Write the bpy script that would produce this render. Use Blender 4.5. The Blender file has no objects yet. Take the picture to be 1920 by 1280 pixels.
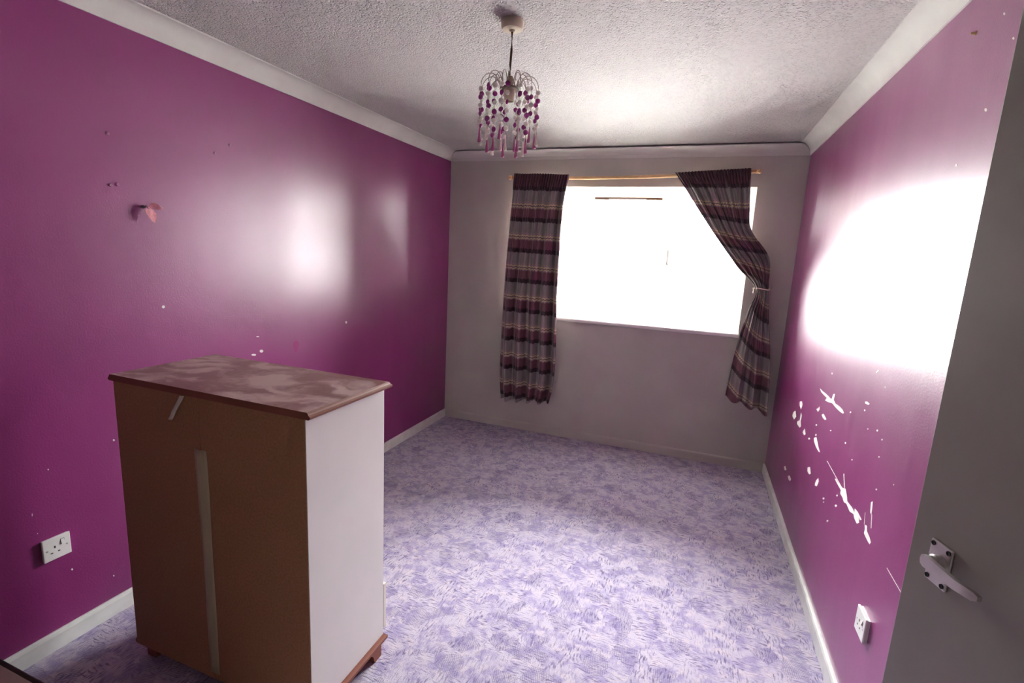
import bpy, bmesh, math, random
from mathutils import Vector, Matrix
random.seed(7)
S = bpy.context.scene
COL = S.collection

# ------------------------------------------------------------------ camera
cam_d = bpy.data.cameras.new('camera'); cam = bpy.data.objects.new('camera', cam_d); COL.objects.link(cam)
F_PX, YAW, PIT, ROL = 927.09, -0.3488, -0.1758, 0.0509
CP = Vector((2.129, -4.060, 1.561))
fw = Vector((math.sin(YAW)*math.cos(PIT), math.cos(YAW)*math.cos(PIT), math.sin(PIT)))
rt = Vector((math.cos(YAW), -math.sin(YAW), 0)); up = rt.cross(fw)
r2 = rt*math.cos(ROL) + up*math.sin(ROL); u2 = up*math.cos(ROL) - rt*math.sin(ROL)
cam.matrix_world = Matrix(((r2.x, u2.x, -fw.x, CP.x), (r2.y, u2.y, -fw.y, CP.y), (r2.z, u2.z, -fw.z, CP.z), (0, 0, 0, 1)))
cam_d.sensor_width = 36.0; cam_d.lens = F_PX*36.0/1920.0; cam_d.clip_start = 0.02
S.camera = cam

# ------------------------------------------------------------------ world: bright overcast sky
SKY = 160.0
wd = bpy.data.worlds.new('overcast_sky'); S.world = wd; wd.use_nodes = True
bg = wd.node_tree.nodes['Background']
bg.inputs['Strength'].default_value = SKY
# standard overcast luminance: (1 + 2 sin(elevation)) / 3 of the zenith value
wn, wl = wd.node_tree.nodes, wd.node_tree.links
tc = wn.new('ShaderNodeTexCoord'); sx = wn.new('ShaderNodeSeparateXYZ'); wl.new(tc.outputs['Generated'], sx.inputs[0])
mr = wn.new('ShaderNodeMapRange'); wl.new(sx.outputs['Z'], mr.inputs['Value'])
for nm, v_ in (('From Min', 0.0), ('From Max', 1.0), ('To Min', 1/3), ('To Max', 1.0)): mr.inputs[nm].default_value = v_
cm = wn.new('ShaderNodeCombineColor')
for ch_, g_ in (('Red', 1.0), ('Green', .985), ('Blue', .98)):
    mm = wn.new('ShaderNodeMath'); mm.operation = 'MULTIPLY'; mm.inputs[1].default_value = g_
    wl.new(mr.outputs[0], mm.inputs[0]); wl.new(mm.outputs[0], cm.inputs[ch_])
wl.new(cm.outputs[0], bg.inputs['Color'])

W, H, ZC, CV = 2.771, 2.407, 2.328, 0.081      # room width, height, cornice foot, cornice run
YB = -4.50                                     # wall behind the camera
OX0, OX1, OZ0, OZ1 = 0.60, 2.464, 1.030, 2.118 # window opening
WT = 0.16                                      # outer wall thickness
# portal that guides the sky light through the window opening (gives off no light itself)
pd = bpy.data.lights.new('window_portal', 'AREA'); pd.shape = 'RECTANGLE'; pd.size = OX1-OX0; pd.size_y = OZ1-OZ0
pd.cycles.is_portal = True
po = bpy.data.objects.new('window_portal', pd); COL.objects.link(po)
po.location = ((OX0+OX1)/2, WT-0.004, (OZ0+OZ1)/2); po.rotation_euler = (-math.pi/2, 0, 0)

S.view_settings.view_transform = 'Standard'; S.view_settings.look = 'None'
S.view_settings.exposure = 0.0; S.view_settings.gamma = 1.0; S.view_settings.use_curve_mapping = False
S.cycles.diffuse_bounces = 6; S.cycles.max_bounces = 12; S.cycles.transparent_max_bounces = 12
S.cycles.sample_clamp_indirect = 0.0

# ------------------------------------------------------------------ helpers
def box(bm, x0, x1, y0, y1, z0, z1, bev=0.0, seg=2):
    g = bmesh.ops.create_cube(bm, size=1.0)
    for v in g['verts']:
        v.co = Vector((x0+(v.co.x+.5)*(x1-x0), y0+(v.co.y+.5)*(y1-y0), z0+(v.co.z+.5)*(z1-z0)))
    if bev > 0:
        es = {e for v in g['verts'] for e in v.link_edges}
        bmesh.ops.bevel(bm, geom=list(es), offset=bev, segments=seg, affect='EDGES', profile=0.5)
def newbox(*a, **k):
    bm = bmesh.new(); box(bm, *a, **k); return bm
def prism(bm, poly, axis, a, b):
    """extrude polygon (2D in the two other axes, in xyz order) along axis from a to b"""
    def P(q, t):
        if axis == 'x': return (t, q[0], q[1])
        if axis == 'y': return (q[0], t, q[1])
        return (q[0], q[1], t)
    v0 = [bm.verts.new(P(q, a)) for q in poly]; v1 = [bm.verts.new(P(q, b)) for q in poly]
    n = len(poly)
    bm.faces.new(v0); bm.faces.new(v1[::-1])
    for i in range(n): bm.faces.new((v0[i], v1[i], v1[(i+1) % n], v0[(i+1) % n]))
    bmesh.ops.recalc_face_normals(bm, faces=bm.faces[:])
def lathe(bm, prof, seg=24, center=(0, 0, 0), axis='z'):
    rings = []
    def P(r, h, a):
        c, s = r*math.cos(a), r*math.sin(a)
        q = {'z': (c, s, h), 'x': (h, c, s), 'y': (c, h, s)}[axis]
        return (center[0]+q[0], center[1]+q[1], center[2]+q[2])
    for r, h in prof:
        if r < 1e-6: rings.append([bm.verts.new(P(0, h, 0))])
        else: rings.append([bm.verts.new(P(r, h, 2*math.pi*i/seg)) for i in range(seg)])
    for A, B in zip(rings, rings[1:]):
        for i in range(seg):
            j = (i+1) % seg
            if len(A) == 1 and len(B) == 1: continue
            if len(A) == 1: bm.faces.new((A[0], B[i], B[j]))
            elif len(B) == 1: bm.faces.new((A[i], B[0], A[j]))
            else: bm.faces.new((A[i], B[i], B[j], A[j]))
    if len(rings[0]) > 1: bm.faces.new(rings[0])
    if len(rings[-1]) > 1: bm.faces.new(rings[-1])
    bmesh.ops.recalc_face_normals(bm, faces=bm.faces[:])
def tube(bm, pts, r, seg=8):
    pts = [Vector(p) for p in pts]; rings = []
    rr = r if isinstance(r, (list, tuple)) else [r]*len(pts)
    ref = Vector((0, 0, 1))
    for i, p in enumerate(pts):
        t = (pts[min(i+1, len(pts)-1)]-pts[max(i-1, 0)]).normalized()
        a = t.cross(ref)
        if a.length < 1e-3: a = t.cross(Vector((1, 0, 0)))
        a.normalize(); b = t.cross(a)
        rings.append([bm.verts.new(p+(a*math.cos(2*math.pi*k/seg)+b*math.sin(2*math.pi*k/seg))*rr[i]) for k in range(seg)])
    for A, B in zip(rings, rings[1:]):
        for k in range(seg): bm.faces.new((A[k], A[(k+1) % seg], B[(k+1) % seg], B[k]))
    bm.faces.new(rings[0]); bm.faces.new(rings[-1])
    bmesh.ops.recalc_face_normals(bm, faces=bm.faces[:])
def mesh_of(name, bm, mat, smooth=False):
    me = bpy.data.meshes.new(name); bm.to_mesh(me); bm.free()
    if mat: me.materials.append(mat)
    if smooth:
        for p in me.polygons: p.use_smooth = True
    return me
def link(name, me, parent=None):
    o = bpy.data.objects.new(name, me); COL.objects.link(o)
    if parent is not None: o.parent = parent
    return o
def obj(name, bm, mat, parent=None, smooth=False):
    return link(name, mesh_of(name, bm, mat, smooth), parent)
def autosmooth(o, ang=35):
    me = o.data
    for p in me.polygons: p.use_smooth = True
    bm = bmesh.new(); bm.from_mesh(me)
    for e in bm.edges:
        if len(e.link_faces) != 2 or e.calc_face_angle(0) > math.radians(ang): e.smooth = False
    bm.to_mesh(me); bm.free(); return o
def empty(name, loc=(0, 0, 0)):
    o = bpy.data.objects.new(name, None); COL.objects.link(o); o.location = loc; o.empty_display_size = .05
    return o
def tag(o, label, cat, group=None):
    o['label'] = label; o['category'] = cat
    if group: o['group'] = group
    return o
def struct(o, label=None, cat=None):
    o['kind'] = 'structure'
    if label: o['label'] = label
    if cat: o['category'] = cat
    return o

# ------------------------------------------------------------------ materials
class NT:
    def __init__(s, name):
        s.m = bpy.data.materials.new(name); s.m.use_nodes = True; s.t = s.m.node_tree
        s.b = s.t.nodes['Principled BSDF']; s.out = s.t.nodes['Material Output']
        s._tc = None
    def n(s, typ, **kw):
        nd = s.t.nodes.new(typ)
        for k, v in kw.items(): setattr(nd, k, v)
        return nd
    def l(s, a, b): s.t.links.new(a, b)
    def co(s, which='Object'):
        if s._tc is None: s._tc = s.n('ShaderNodeTexCoord')
        return s._tc.outputs[which]
    def mapped(s, scale=(1, 1, 1), rot=(0, 0, 0), src=None, loc=(0, 0, 0)):
        m = s.n('ShaderNodeMapping'); m.inputs['Scale'].default_value = scale; m.inputs['Rotation'].default_value = rot
        m.inputs['Location'].default_value = loc
        s.l(src if src is not None else s.co(), m.inputs['Vector']); return m.outputs['Vector']
    def noise(s, scale, vec=None, detail=3.0, rough=.5, dist=0.0):
        t = s.n('ShaderNodeTexNoise'); t.inputs['Scale'].default_value = scale; t.inputs['Detail'].default_value = detail
        t.inputs['Roughness'].default_value = rough; t.inputs['Distortion'].default_value = dist
        s.l(vec if vec is not None else s.co(), t.inputs['Vector']); return t.outputs['Fac']
    def ramp(s, fac, stops, interp='LINEAR'):
        r = s.n('ShaderNodeValToRGB'); e = r.color_ramp.elements; r.color_ramp.interpolation = interp
        while len(e) > 1: e.remove(e[-1])
        e[0].position = stops[0][0]; c = stops[0][1]; e[0].color = (*c, 1) if len(c) == 3 else c
        for p, c in stops[1:]:
            k = e.new(p); k.color = (*c, 1) if len(c) == 3 else c
        s.l(fac, r.inputs['Fac']); return r.outputs['Color']
    def sramp(s, fac, a, b, va=0.0, vb=1.0):
        m = s.n('ShaderNodeMapRange', interpolation_type='SMOOTHSTEP')
        m.inputs['From Min'].default_value = a; m.inputs['From Max'].default_value = b
        m.inputs['To Min'].default_value = va; m.inputs['To Max'].default_value = vb
        s.l(fac, m.inputs['Value']); return m.outputs['Result']
    def mix(s, fac, a, b, blend='MIX'):
        m = s.n('ShaderNodeMix', data_type='RGBA', blend_type=blend)
        for sock, v in ((m.inputs[0], fac), (m.inputs[6], a), (m.inputs[7], b)):
            if isinstance(v, (int, float)): sock.default_value = v
            elif isinstance(v, tuple): sock.default_value = (*v, 1)
            else: s.l(v, sock)
        return m.outputs[2]
    def math(s, op, a, b=0.0):
        m = s.n('ShaderNodeMath', operation=op)
        for sock, v in ((m.inputs[0], a), (m.inputs[1], b)):
            if isinstance(v, (int, float)): sock.default_value = v
            else: s.l(v, sock)
        return m.outputs[0]
    def bump(s, h, strength=.3, dist=.01, prev=None):
        b = s.n('ShaderNodeBump'); b.inputs['Strength'].default_value = strength; b.inputs['Distance'].default_value = dist
        s.l(h, b.inputs['Height'])
        if prev is not None: s.l(prev, b.inputs['Normal'])
        s.l(b.outputs['Normal'], s.b.inputs['Normal']); return b.outputs['Normal']
    def set(s, col=None, rough=.5, spec=.5, metal=0.0):
        if col is not None:
            if isinstance(col, tuple): s.b.inputs['Base Color'].default_value = (*col, 1)
            else: s.l(col, s.b.inputs['Base Color'])
        if isinstance(rough, (int, float)): s.b.inputs['Roughness'].default_value = rough
        else: s.l(rough, s.b.inputs['Roughness'])
        s.b.inputs['Specular IOR Level'].default_value = spec; s.b.inputs['Metallic'].default_value = metal
        return s

def simple(name, col, rough=.5, spec=.5, metal=0.0, var=.08, sc=30.0, bump=0.0):
    k = NT(name)
    n = k.noise(sc, detail=4)
    k.set(k.mix(k.sramp(n, .3, .7), tuple(c*(1-var) for c in col), tuple(min(1, c*(1+var)) for c in col)), rough, spec, metal)
    if bump: k.bump(n, bump, .004)
    return k.m

def purple_paint(name, rough):
    k = NT(name)
    big = k.noise(2.2, detail=3); fine = k.noise(9, detail=5, rough=.6)
    c = k.mix(k.sramp(big, .3, .7), (0.215, 0.0165, 0.130), (0.245, 0.0210, 0.152))
    c = k.mix(k.math('MULTIPLY', k.sramp(fine, .62, .8), .35), c, (0.28, 0.05, 0.19))
    streak = k.noise(1.0, vec=k.mapped((6, 6, .9)), detail=4)
    k.set(c, k.sramp(streak, .3, .7, rough-.05, rough+.06), .25)
    k.b.inputs['Coat Weight'].default_value = 1.0; k.b.inputs['Coat Roughness'].default_value = .31; k.b.inputs['Coat IOR'].default_value = 1.6
    roll = k.noise(160, detail=2); und = k.noise(5, detail=2)
    h = k.math('ADD', k.math('MULTIPLY', roll, .0012), k.math('MULTIPLY', und, .006))
    k.bump(h, .55, 1.0)
    return k.m
M = {}
M['purple_l'] = purple_paint('satin purple paint', .46)
M['purple_r'] = M['purple_l']
k = NT('grey emulsion paint')
n1 = k.noise(3.0, detail=5); n2 = k.noise(140, detail=2)
c = k.mix(k.sramp(n1, .35, .7), (.50, .475, .445), (.55, .525, .49))
sm = k.noise(2.5, vec=k.mapped((1, 1, 3)), detail=6, rough=.7)
c = k.mix(k.math('MULTIPLY', k.sramp(sm, .6, .75), .3), c, (.47, .40, .375))
k.set(c, .55, .4); k.bump(n2, .25, .002); M['grey'] = k.m
# stippled ceiling
k = NT('stippled ceiling plaster')
v = k.n('ShaderNodeTexVoronoi', feature='F1'); v.inputs['Scale'].default_value = 78
wv = k.noise(25, detail=3)
k.l(k.co(), v.inputs['Vector'])
n3 = k.noise(150, detail=3, rough=.6); n4 = k.noise(55, detail=2)
pit = k.sramp(v.outputs['Distance'], .16, .40)
h = k.math('ADD', k.math('MULTIPLY', pit, .8), k.math('ADD', k.math('MULTIPLY', n3, .5), k.math('MULTIPLY', n4, .5)))
k.set(k.mix(wv, (.55, .525, .515), (.60, .575, .565)), .75, .25); k.bump(h, 1.0, .015); M['ceiling'] = k.m
M['coving'] = simple('white coving paint', (.62, .61, .58), .8, .15, var=.03, sc=8)
M['skirt'] = simple('off white skirting gloss', (.70, .71, .68), .35, .45, var=.07, sc=14)
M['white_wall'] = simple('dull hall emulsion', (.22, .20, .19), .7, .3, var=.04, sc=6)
# carpet
k = NT('lilac patterned carpet')
wob = k.n('ShaderNodeTexNoise'); wob.inputs['Scale'].default_value = 14; k.l(k.co(), wob.inputs['Vector'])
vm = k.n('ShaderNodeVectorMath', operation='MULTIPLY_ADD'); k.l(wob.outputs['Color'], vm.inputs[0])
vm.inputs[1].default_value = (.022, .022, 0); k.l(k.co(), vm.inputs[2]); wv = vm.outputs[0]
cell = k.n('ShaderNodeTexVoronoi'); cell.inputs['Scale'].default_value = 14; k.l(wv, cell.inputs['Vector'])
sepc = k.n('ShaderNodeSeparateColor'); k.l(cell.outputs['Color'], sepc.inputs[0])
sa = k.noise(1.0, vec=k.mapped((30, 135, 1), (0, 0, .15), src=wv), detail=2, rough=.5)
sb = k.noise(1.0, vec=k.mapped((140, 32, 1), (0, 0, .12), src=wv), detail=2, rough=.5)
pick = k.sramp(sepc.outputs[0], .47, .53)
st = k.n('ShaderNodeMix', data_type='FLOAT'); k.l(pick, st.inputs[0]); k.l(sa, st.inputs[2]); k.l(sb, st.inputs[3])
stroke = k.sramp(st.outputs[0], .46, .70)
blot = k.noise(13, vec=wv, detail=4, rough=.6)
blot2 = k.noise(24, vec=wv, detail=3, rough=.6)
c = k.mix(k.sramp(blot, .40, .62), (.60, .55, .67), (.40, .345, .555))
c = k.mix(k.sramp(blot2, .47, .66), c, (.66, .59, .67))
c = k.mix(k.math('MULTIPLY', stroke, k.sramp(sepc.outputs[1], .05, .9, .35, .95)), c, (.17, .135, .28))
ck = k.n('ShaderNodeTexChecker'); ck.inputs['Scale'].default_value = 210; k.l(k.mapped((1, 1, 1), (0, 0, .6), src=wv), ck.inputs['Vector'])
ckm = k.math('MULTIPLY', ck.outputs['Fac'], k.sramp(sepc.outputs[2], .80, .84))
c = k.mix(k.math('MULTIPLY', ckm, .6), c, (.17, .14, .30))
pile = k.noise(420, detail=2)
c = k.mix(k.sramp(pile, .3, .7), k.mix(.25, c, (.05, .04, .08)), c)
k.set(c, .95, .1); k.b.inputs['Sheen Weight'].default_value = .15
k.bump(k.math('ADD', pile, k.math('MULTIPLY', stroke, -.5)), .5, .004); M['carpet'] = k.m
# chest
k = NT('dusty mahogany top')
wob = k.n('ShaderNodeTexNoise'); wob.inputs['Scale'].default_value = 5; wob.inputs['Detail'].default_value = 4; k.l(k.co(), wob.inputs['Vector'])
vm = k.n('ShaderNodeVectorMath', operation='MULTIPLY_ADD'); k.l(wob.outputs['Color'], vm.inputs[0]); vm.inputs[1].default_value = (.30, .30, 0)
k.l(k.co(), vm.inputs[2])
dm = k.noise(1.0, vec=k.mapped((4.2, 9, 1), (0, 0, .35), src=vm.outputs[0]), detail=5, rough=.6)
gr = k.noise(1.0, vec=k.mapped((4, 90, 1)), detail=3)
c = k.mix(gr, (.16, .047, .042), (.20, .066, .056))
c = k.mix(k.sramp(dm, .40, .62, .12, .85), c, (.60, .44, .42))
k.set(c, k.sramp(dm, .40, .6, .42, .75), .4); M['top'] = k.m
k = NT('mahogany stained wood')
gr = k.noise(1.0, vec=k.mapped((6, 6, 60)), detail=4)
k.set(k.mix(gr, (.20, .062, .040), (.27, .095, .06)), .5, .35); M['mahogany'] = k.m
k = NT('brown hardboard')
gr = k.noise(140, detail=4); g2 = k.noise(3, detail=3)
k.set(k.mix(k.sramp(gr, .3, .7), k.mix(g2, (.31, .150, .072), (.35, .172, .085)), (.41, .21, .11)), .6, .3); M['hardboard'] = k.m
M['melamine'] = simple('white melamine', (.76, .745, .70), .4, .4, var=.02, sc=5)
M['cream_plastic'] = simple('cream drawer front', (.70, .67, .58), .4, .4, var=.03, sc=9)
k = NT('yellowed masking tape')
g = k.noise(1.0, vec=k.mapped((260, 1, 6)), detail=2)
k.set(k.mix(g, (.46, .39, .25), (.56, .49, .33)), .45, .4); M['tape_old'] = k.m
M['tape'] = simple('pale masking tape', (.80, .74, .66), .6, .3, var=.05, sc=60)
M['pine'] = simple('varnished pine', (.72, .46, .22), .35, .5, var=.12, sc=12)
M['plastic'] = simple('white moulded plastic', (.80, .79, .77), .3, .5, var=.02, sc=10)
M['dark'] = simple('dark recess', (.02, .018, .018), .7, .2, var=.1, sc=20)
M['chip'] = simple('bare plaster under chipped paint', (.82, .78, .74), .8, .2, var=.05, sc=60)
M['patch'] = simple('unglossed pink paint patch', (.30, .035, .17), .6, .3, var=.08, sc=40)
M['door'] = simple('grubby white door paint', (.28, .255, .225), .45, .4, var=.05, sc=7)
M['dim_wall'] = simple('dull taupe emulsion', (.20, .185, .16), .7, .3, var=.05, sc=5)
M['plug'] = simple('painted over plug', (.42, .16, .30), .4, .5, var=.1, sc=60)
M['satin_alu'] = simple('satin anodised aluminium', (.62, .585, .57), .38, .5, metal=.85, var=.05, sc=50)
M['bead_p'] = simple('purple acrylic bead', (.32, .045, .23), .15, .6, var=.08, sc=20)
M['bead_w'] = simple('pearl bead', (.88, .83, .77), .18, .6, var=.04, sc=20)
M['drop_p'] = simple('pink acrylic drop', (.50, .13, .30), .18, .6, var=.08, sc=20)
M['drop_w'] = simple('cream acrylic drop', (.86, .77, .68), .18, .6, var=.04, sc=20)
M['wire'] = simple('tarnished wire', (.30, .25, .20), .4, .5, metal=.7, var=.1, sc=30)
M['cord'] = simple('old gold flex', (.13, .085, .05), .7, .2, var=.1, sc=60)
M['rose'] = simple('yellowed cream plastic', (.62, .54, .41), .35, .45, var=.03, sc=12)
M['tan'] = simple('beige bakelite', (.34, .26, .18), .4, .45, var=.05, sc=12)
M['rope'] = simple('cream cotton cord', (.70, .64, .55), .8, .2, var=.1, sc=150)
M['tan_vent'] = simple('tan vent slot', (.40, .27, .17), .5, .3, var=.05, sc=20)
M['bfly'] = simple('pink glitter wing', (.74, .30, .35), .5, .4, var=.12, sc=90)
M['bfly_g'] = simple('grey clip', (.16, .15, .15), .5, .4, var=.1, sc=30)
M['ground'] = simple('pale concrete paving', (.40, .395, .38), .9, .2, var=.1, sc=2)
M['cab'] = simple('pinkish brown laminate', (.46, .33, .30), .5, .35, var=.06, sc=15)
M['cab_edge'] = simple('dark edge lipping', (.045, .03, .025), .5, .35, var=.1, sc=15)
# white plastic window frame: translucency added to stand in for overexposure glare
k = NT('glare white window plastic'); k.set((.85, .85, .82), .35, .4)
tr = k.n('ShaderNodeBsdfTranslucent'); tr.inputs['Color'].default_value = (.95, .94, .88, 1)
ms = k.n('ShaderNodeMixShader'); ms.inputs[0].default_value = .45
k.l(k.b.outputs[0], ms.inputs[1]); k.l(tr.outputs[0], ms.inputs[2]); k.l(ms.outputs[0], k.out.inputs[0]); M['upvc'] = k.m
# glass pane
k = NT('clear window glass'); k.set((1, 1, 1), .02, .5)
tr = k.n('ShaderNodeBsdfTransparent'); tr.inputs['Color'].default_value = (.97, .985, .98, 1)
fr = k.n('ShaderNodeFresnel'); fr.inputs['IOR'].default_value = 1.45
gl = k.n('ShaderNodeBsdfGlossy'); gl.inputs['Roughness'].default_value = .02
ms = k.n('ShaderNodeMixShader'); k.l(fr.outputs[0], ms.inputs[0]); k.l(tr.outputs[0], ms.inputs[1]); k.l(gl.outputs[0], ms.inputs[2])
k.l(ms.outputs[0], k.out.inputs[0]); M['glass'] = k.m
# striped curtain cloth: UV in metres, v measured down the cloth from the top
k = NT('striped satin curtain cloth')
uv = k.co('UV'); sp = k.n('ShaderNodeSeparateXYZ'); k.l(uv, sp.inputs[0])
PER = .2505
ph = k.math('FRACT', k.math('DIVIDE', k.math('SUBTRACT', sp.outputs[1], .112), PER))
G, GO, PL, DK, PK = (.27, .245, .24), (.62, .51, .33), (.165, .062, .085), (.030, .010, .016), (.33, .26, .265)
GM = (.16, .13, .14)
stripes = k.ramp(ph, [(0, DK), (.075, G), (.42, PK), (.50, GO), (.545, GM), (.585, GO), (.625, PK), (.66, PL), (.94, DK)], 'CONSTANT')
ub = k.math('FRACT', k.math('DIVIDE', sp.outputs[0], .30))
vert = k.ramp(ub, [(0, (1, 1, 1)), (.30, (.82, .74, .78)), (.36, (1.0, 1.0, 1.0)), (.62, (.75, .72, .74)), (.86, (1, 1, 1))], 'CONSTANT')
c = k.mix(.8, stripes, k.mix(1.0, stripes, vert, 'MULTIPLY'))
hd = k.sramp(sp.outputs[1], .098, .104)
c = k.mix(hd, (.085, .030, .042), c)
wv = k.noise(1.0, vec=k.mapped((900, 900, 1), src=uv), detail=1)
k.set(c, .32, .7); k.b.inputs['Sheen Weight'].default_value = .35; k.b.inputs['Sheen Roughness'].default_value = .4
k.bump(wv, .12, .001)
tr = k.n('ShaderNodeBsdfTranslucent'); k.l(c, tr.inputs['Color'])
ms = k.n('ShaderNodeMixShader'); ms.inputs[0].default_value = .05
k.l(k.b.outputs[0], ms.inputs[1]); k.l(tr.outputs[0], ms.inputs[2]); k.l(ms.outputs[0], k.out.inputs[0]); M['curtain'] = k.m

# ------------------------------------------------------------------ room shell
HX = 3.95      # far side of the hall outside the door
o = obj('floor', newbox(-.1, HX, YB-.1, .0, -.05, 0), M['carpet']); struct(o, 'lilac and cream patterned fitted carpet covering the bedroom floor', 'floor')
o = obj('ceiling', newbox(-.1, HX, YB-.1, WT, H, H+.1), M['ceiling']); struct(o, 'white stippled textured ceiling', 'ceiling')
o = obj('wall_left', newbox(-.1, 0, YB-.1, WT, -.05, H), M['purple_l']); wall_left = struct(o, 'long glossy purple wall behind the chest of drawers', 'wall')
bm = bmesh.new()
DY0, DY1, DH = -4.405, -3.668, 2.0      # doorway in the right wall
box(bm, W, W+.1, DY1, WT, -.05, H); box(bm, W, W+.1, YB-.1, DY0, -.05, H); box(bm, W, W+.1, DY0, DY1, DH, H)
wall_right = struct(obj('wall_right', bm, M['purple_r']), 'glossy purple wall with white paint chips beside the open door', 'wall')
bm = bmesh.new()
box(bm, 0, OX0, 0, WT, -.05, H); box(bm, OX1, W, 0, WT, -.05, H); box(bm, OX0, OX1, 0, WT, -.05, OZ0); box(bm, OX0, OX1, 0, WT, OZ1, H)
bmesh.ops.remove_doubles(bm, verts=bm.verts[:], dist=1e-5)
wall_far = struct(obj('wall_far', bm, M['grey']), 'pale grey window wall with smudges under the sill', 'wall')
o = obj('wall_near', newbox(0, W, YB-.1, YB, -.05, H), M['dim_wall']); struct(o)
bm = bmesh.new()
box(bm, HX-.1, HX, YB-.1, -2.9, -.05, H); box(bm, W+.1, HX-.1, -3.0, -2.9, -.05, H); box(bm, W+.1, HX-.1, YB-.1, YB, -.05, H)
struct(obj('wall_hall', bm, M['white_wall']))
struct(obj('ground', newbox(-60, 60, .6, 90, -2.95, -2.85), M['ground']), 'pale paved ground outside the window', 'ground')

# coving: concave quarter profile with small steps, mitred at the corners
def cove_profile(n=10):
    pts = [(0.0, ZC), (.006, ZC), (.006, ZC+.006)]
    R = CV-.012
    for i in range(n+1):
        a = math.pi/2*i/n
        pts.append((.006 + R*(1-math.cos(a)), ZC+.006+R*math.sin(a)*(H-ZC-.012)/R))
    pts += [(CV, H-.006), (CV, H), (0.0, H)]
    return pts
def coving(name, side, drop=0.0):
    bm = bmesh.new(); pr = [(d, z-(drop if z > ZC+.03 else 0)) for d, z in cove_profile()]
    def P(d, e, z):
        if side == 'left': return (d, -d if e else YB+d, z)
        if side == 'right': return (W-d, -d if e else YB+d, z)
        if side == 'far': return ((W-d) if e else d, -d, z)
        return ((W-d) if e else d, YB+d, z)
    a = [bm.verts.new(P(d, 0, z)) for d, z in pr]; b = [bm.verts.new(P(d, 1, z)) for d, z in pr]
    for i in range(len(pr)): bm.faces.new((a[i], b[i], b[(i+1) % len(pr)], a[(i+1) % len(pr)]))
    bm.faces.new(a); bm.faces.new(b)
    bmesh.ops.recalc_face_normals(bm, faces=bm.faces[:])
    return autosmooth(struct(obj(name, bm, M['coving'])), 30)
struct(coving('trim_1', 'left'), 'white coving along the top of the left purple wall', 'coving')
struct(coving('trim_2', 'right'), 'white coving along the top of the right purple wall', 'coving')
struct(coving('trim_3', 'far', .010), 'white coving above the window with a dark crack along the ceiling', 'coving')
struct(coving('trim_4', 'near'))
# skirting boards
SK, ST = .072, .015
def skirt_prof(s):   # distance from wall, height
    return [(0, 0), (s, 0), (s, SK-.012), (s-.004, SK-.003), (s-.008, SK), (0, SK)]
def skirting(name, axis, f, a, b, mat, st=ST):
    bm = bmesh.new(); prism(bm, [f(d, z) for d, z in skirt_prof(st)], axis, a, b)
    return struct(obj(name, bm, mat))
struct(skirting('baseboard_left', 'y', lambda d, z: (d, z), YB, 0, M['skirt']), 'white skirting board along the left purple wall', 'skirting')
struct(skirting('baseboard_right', 'y', lambda d, z: (W-d, z), DY1+.07, 0, M['skirt']), 'white skirting board along the right purple wall', 'skirting')
struct(skirting('baseboard_far', 'x', lambda d, z: (-d, z), ST, W-ST, M['grey'], .010), 'grey painted skirting board under the window', 'skirting')
skirting('baseboard_near', 'x', lambda d, z: (YB+d, z), ST, W-ST, M['skirt'])

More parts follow.
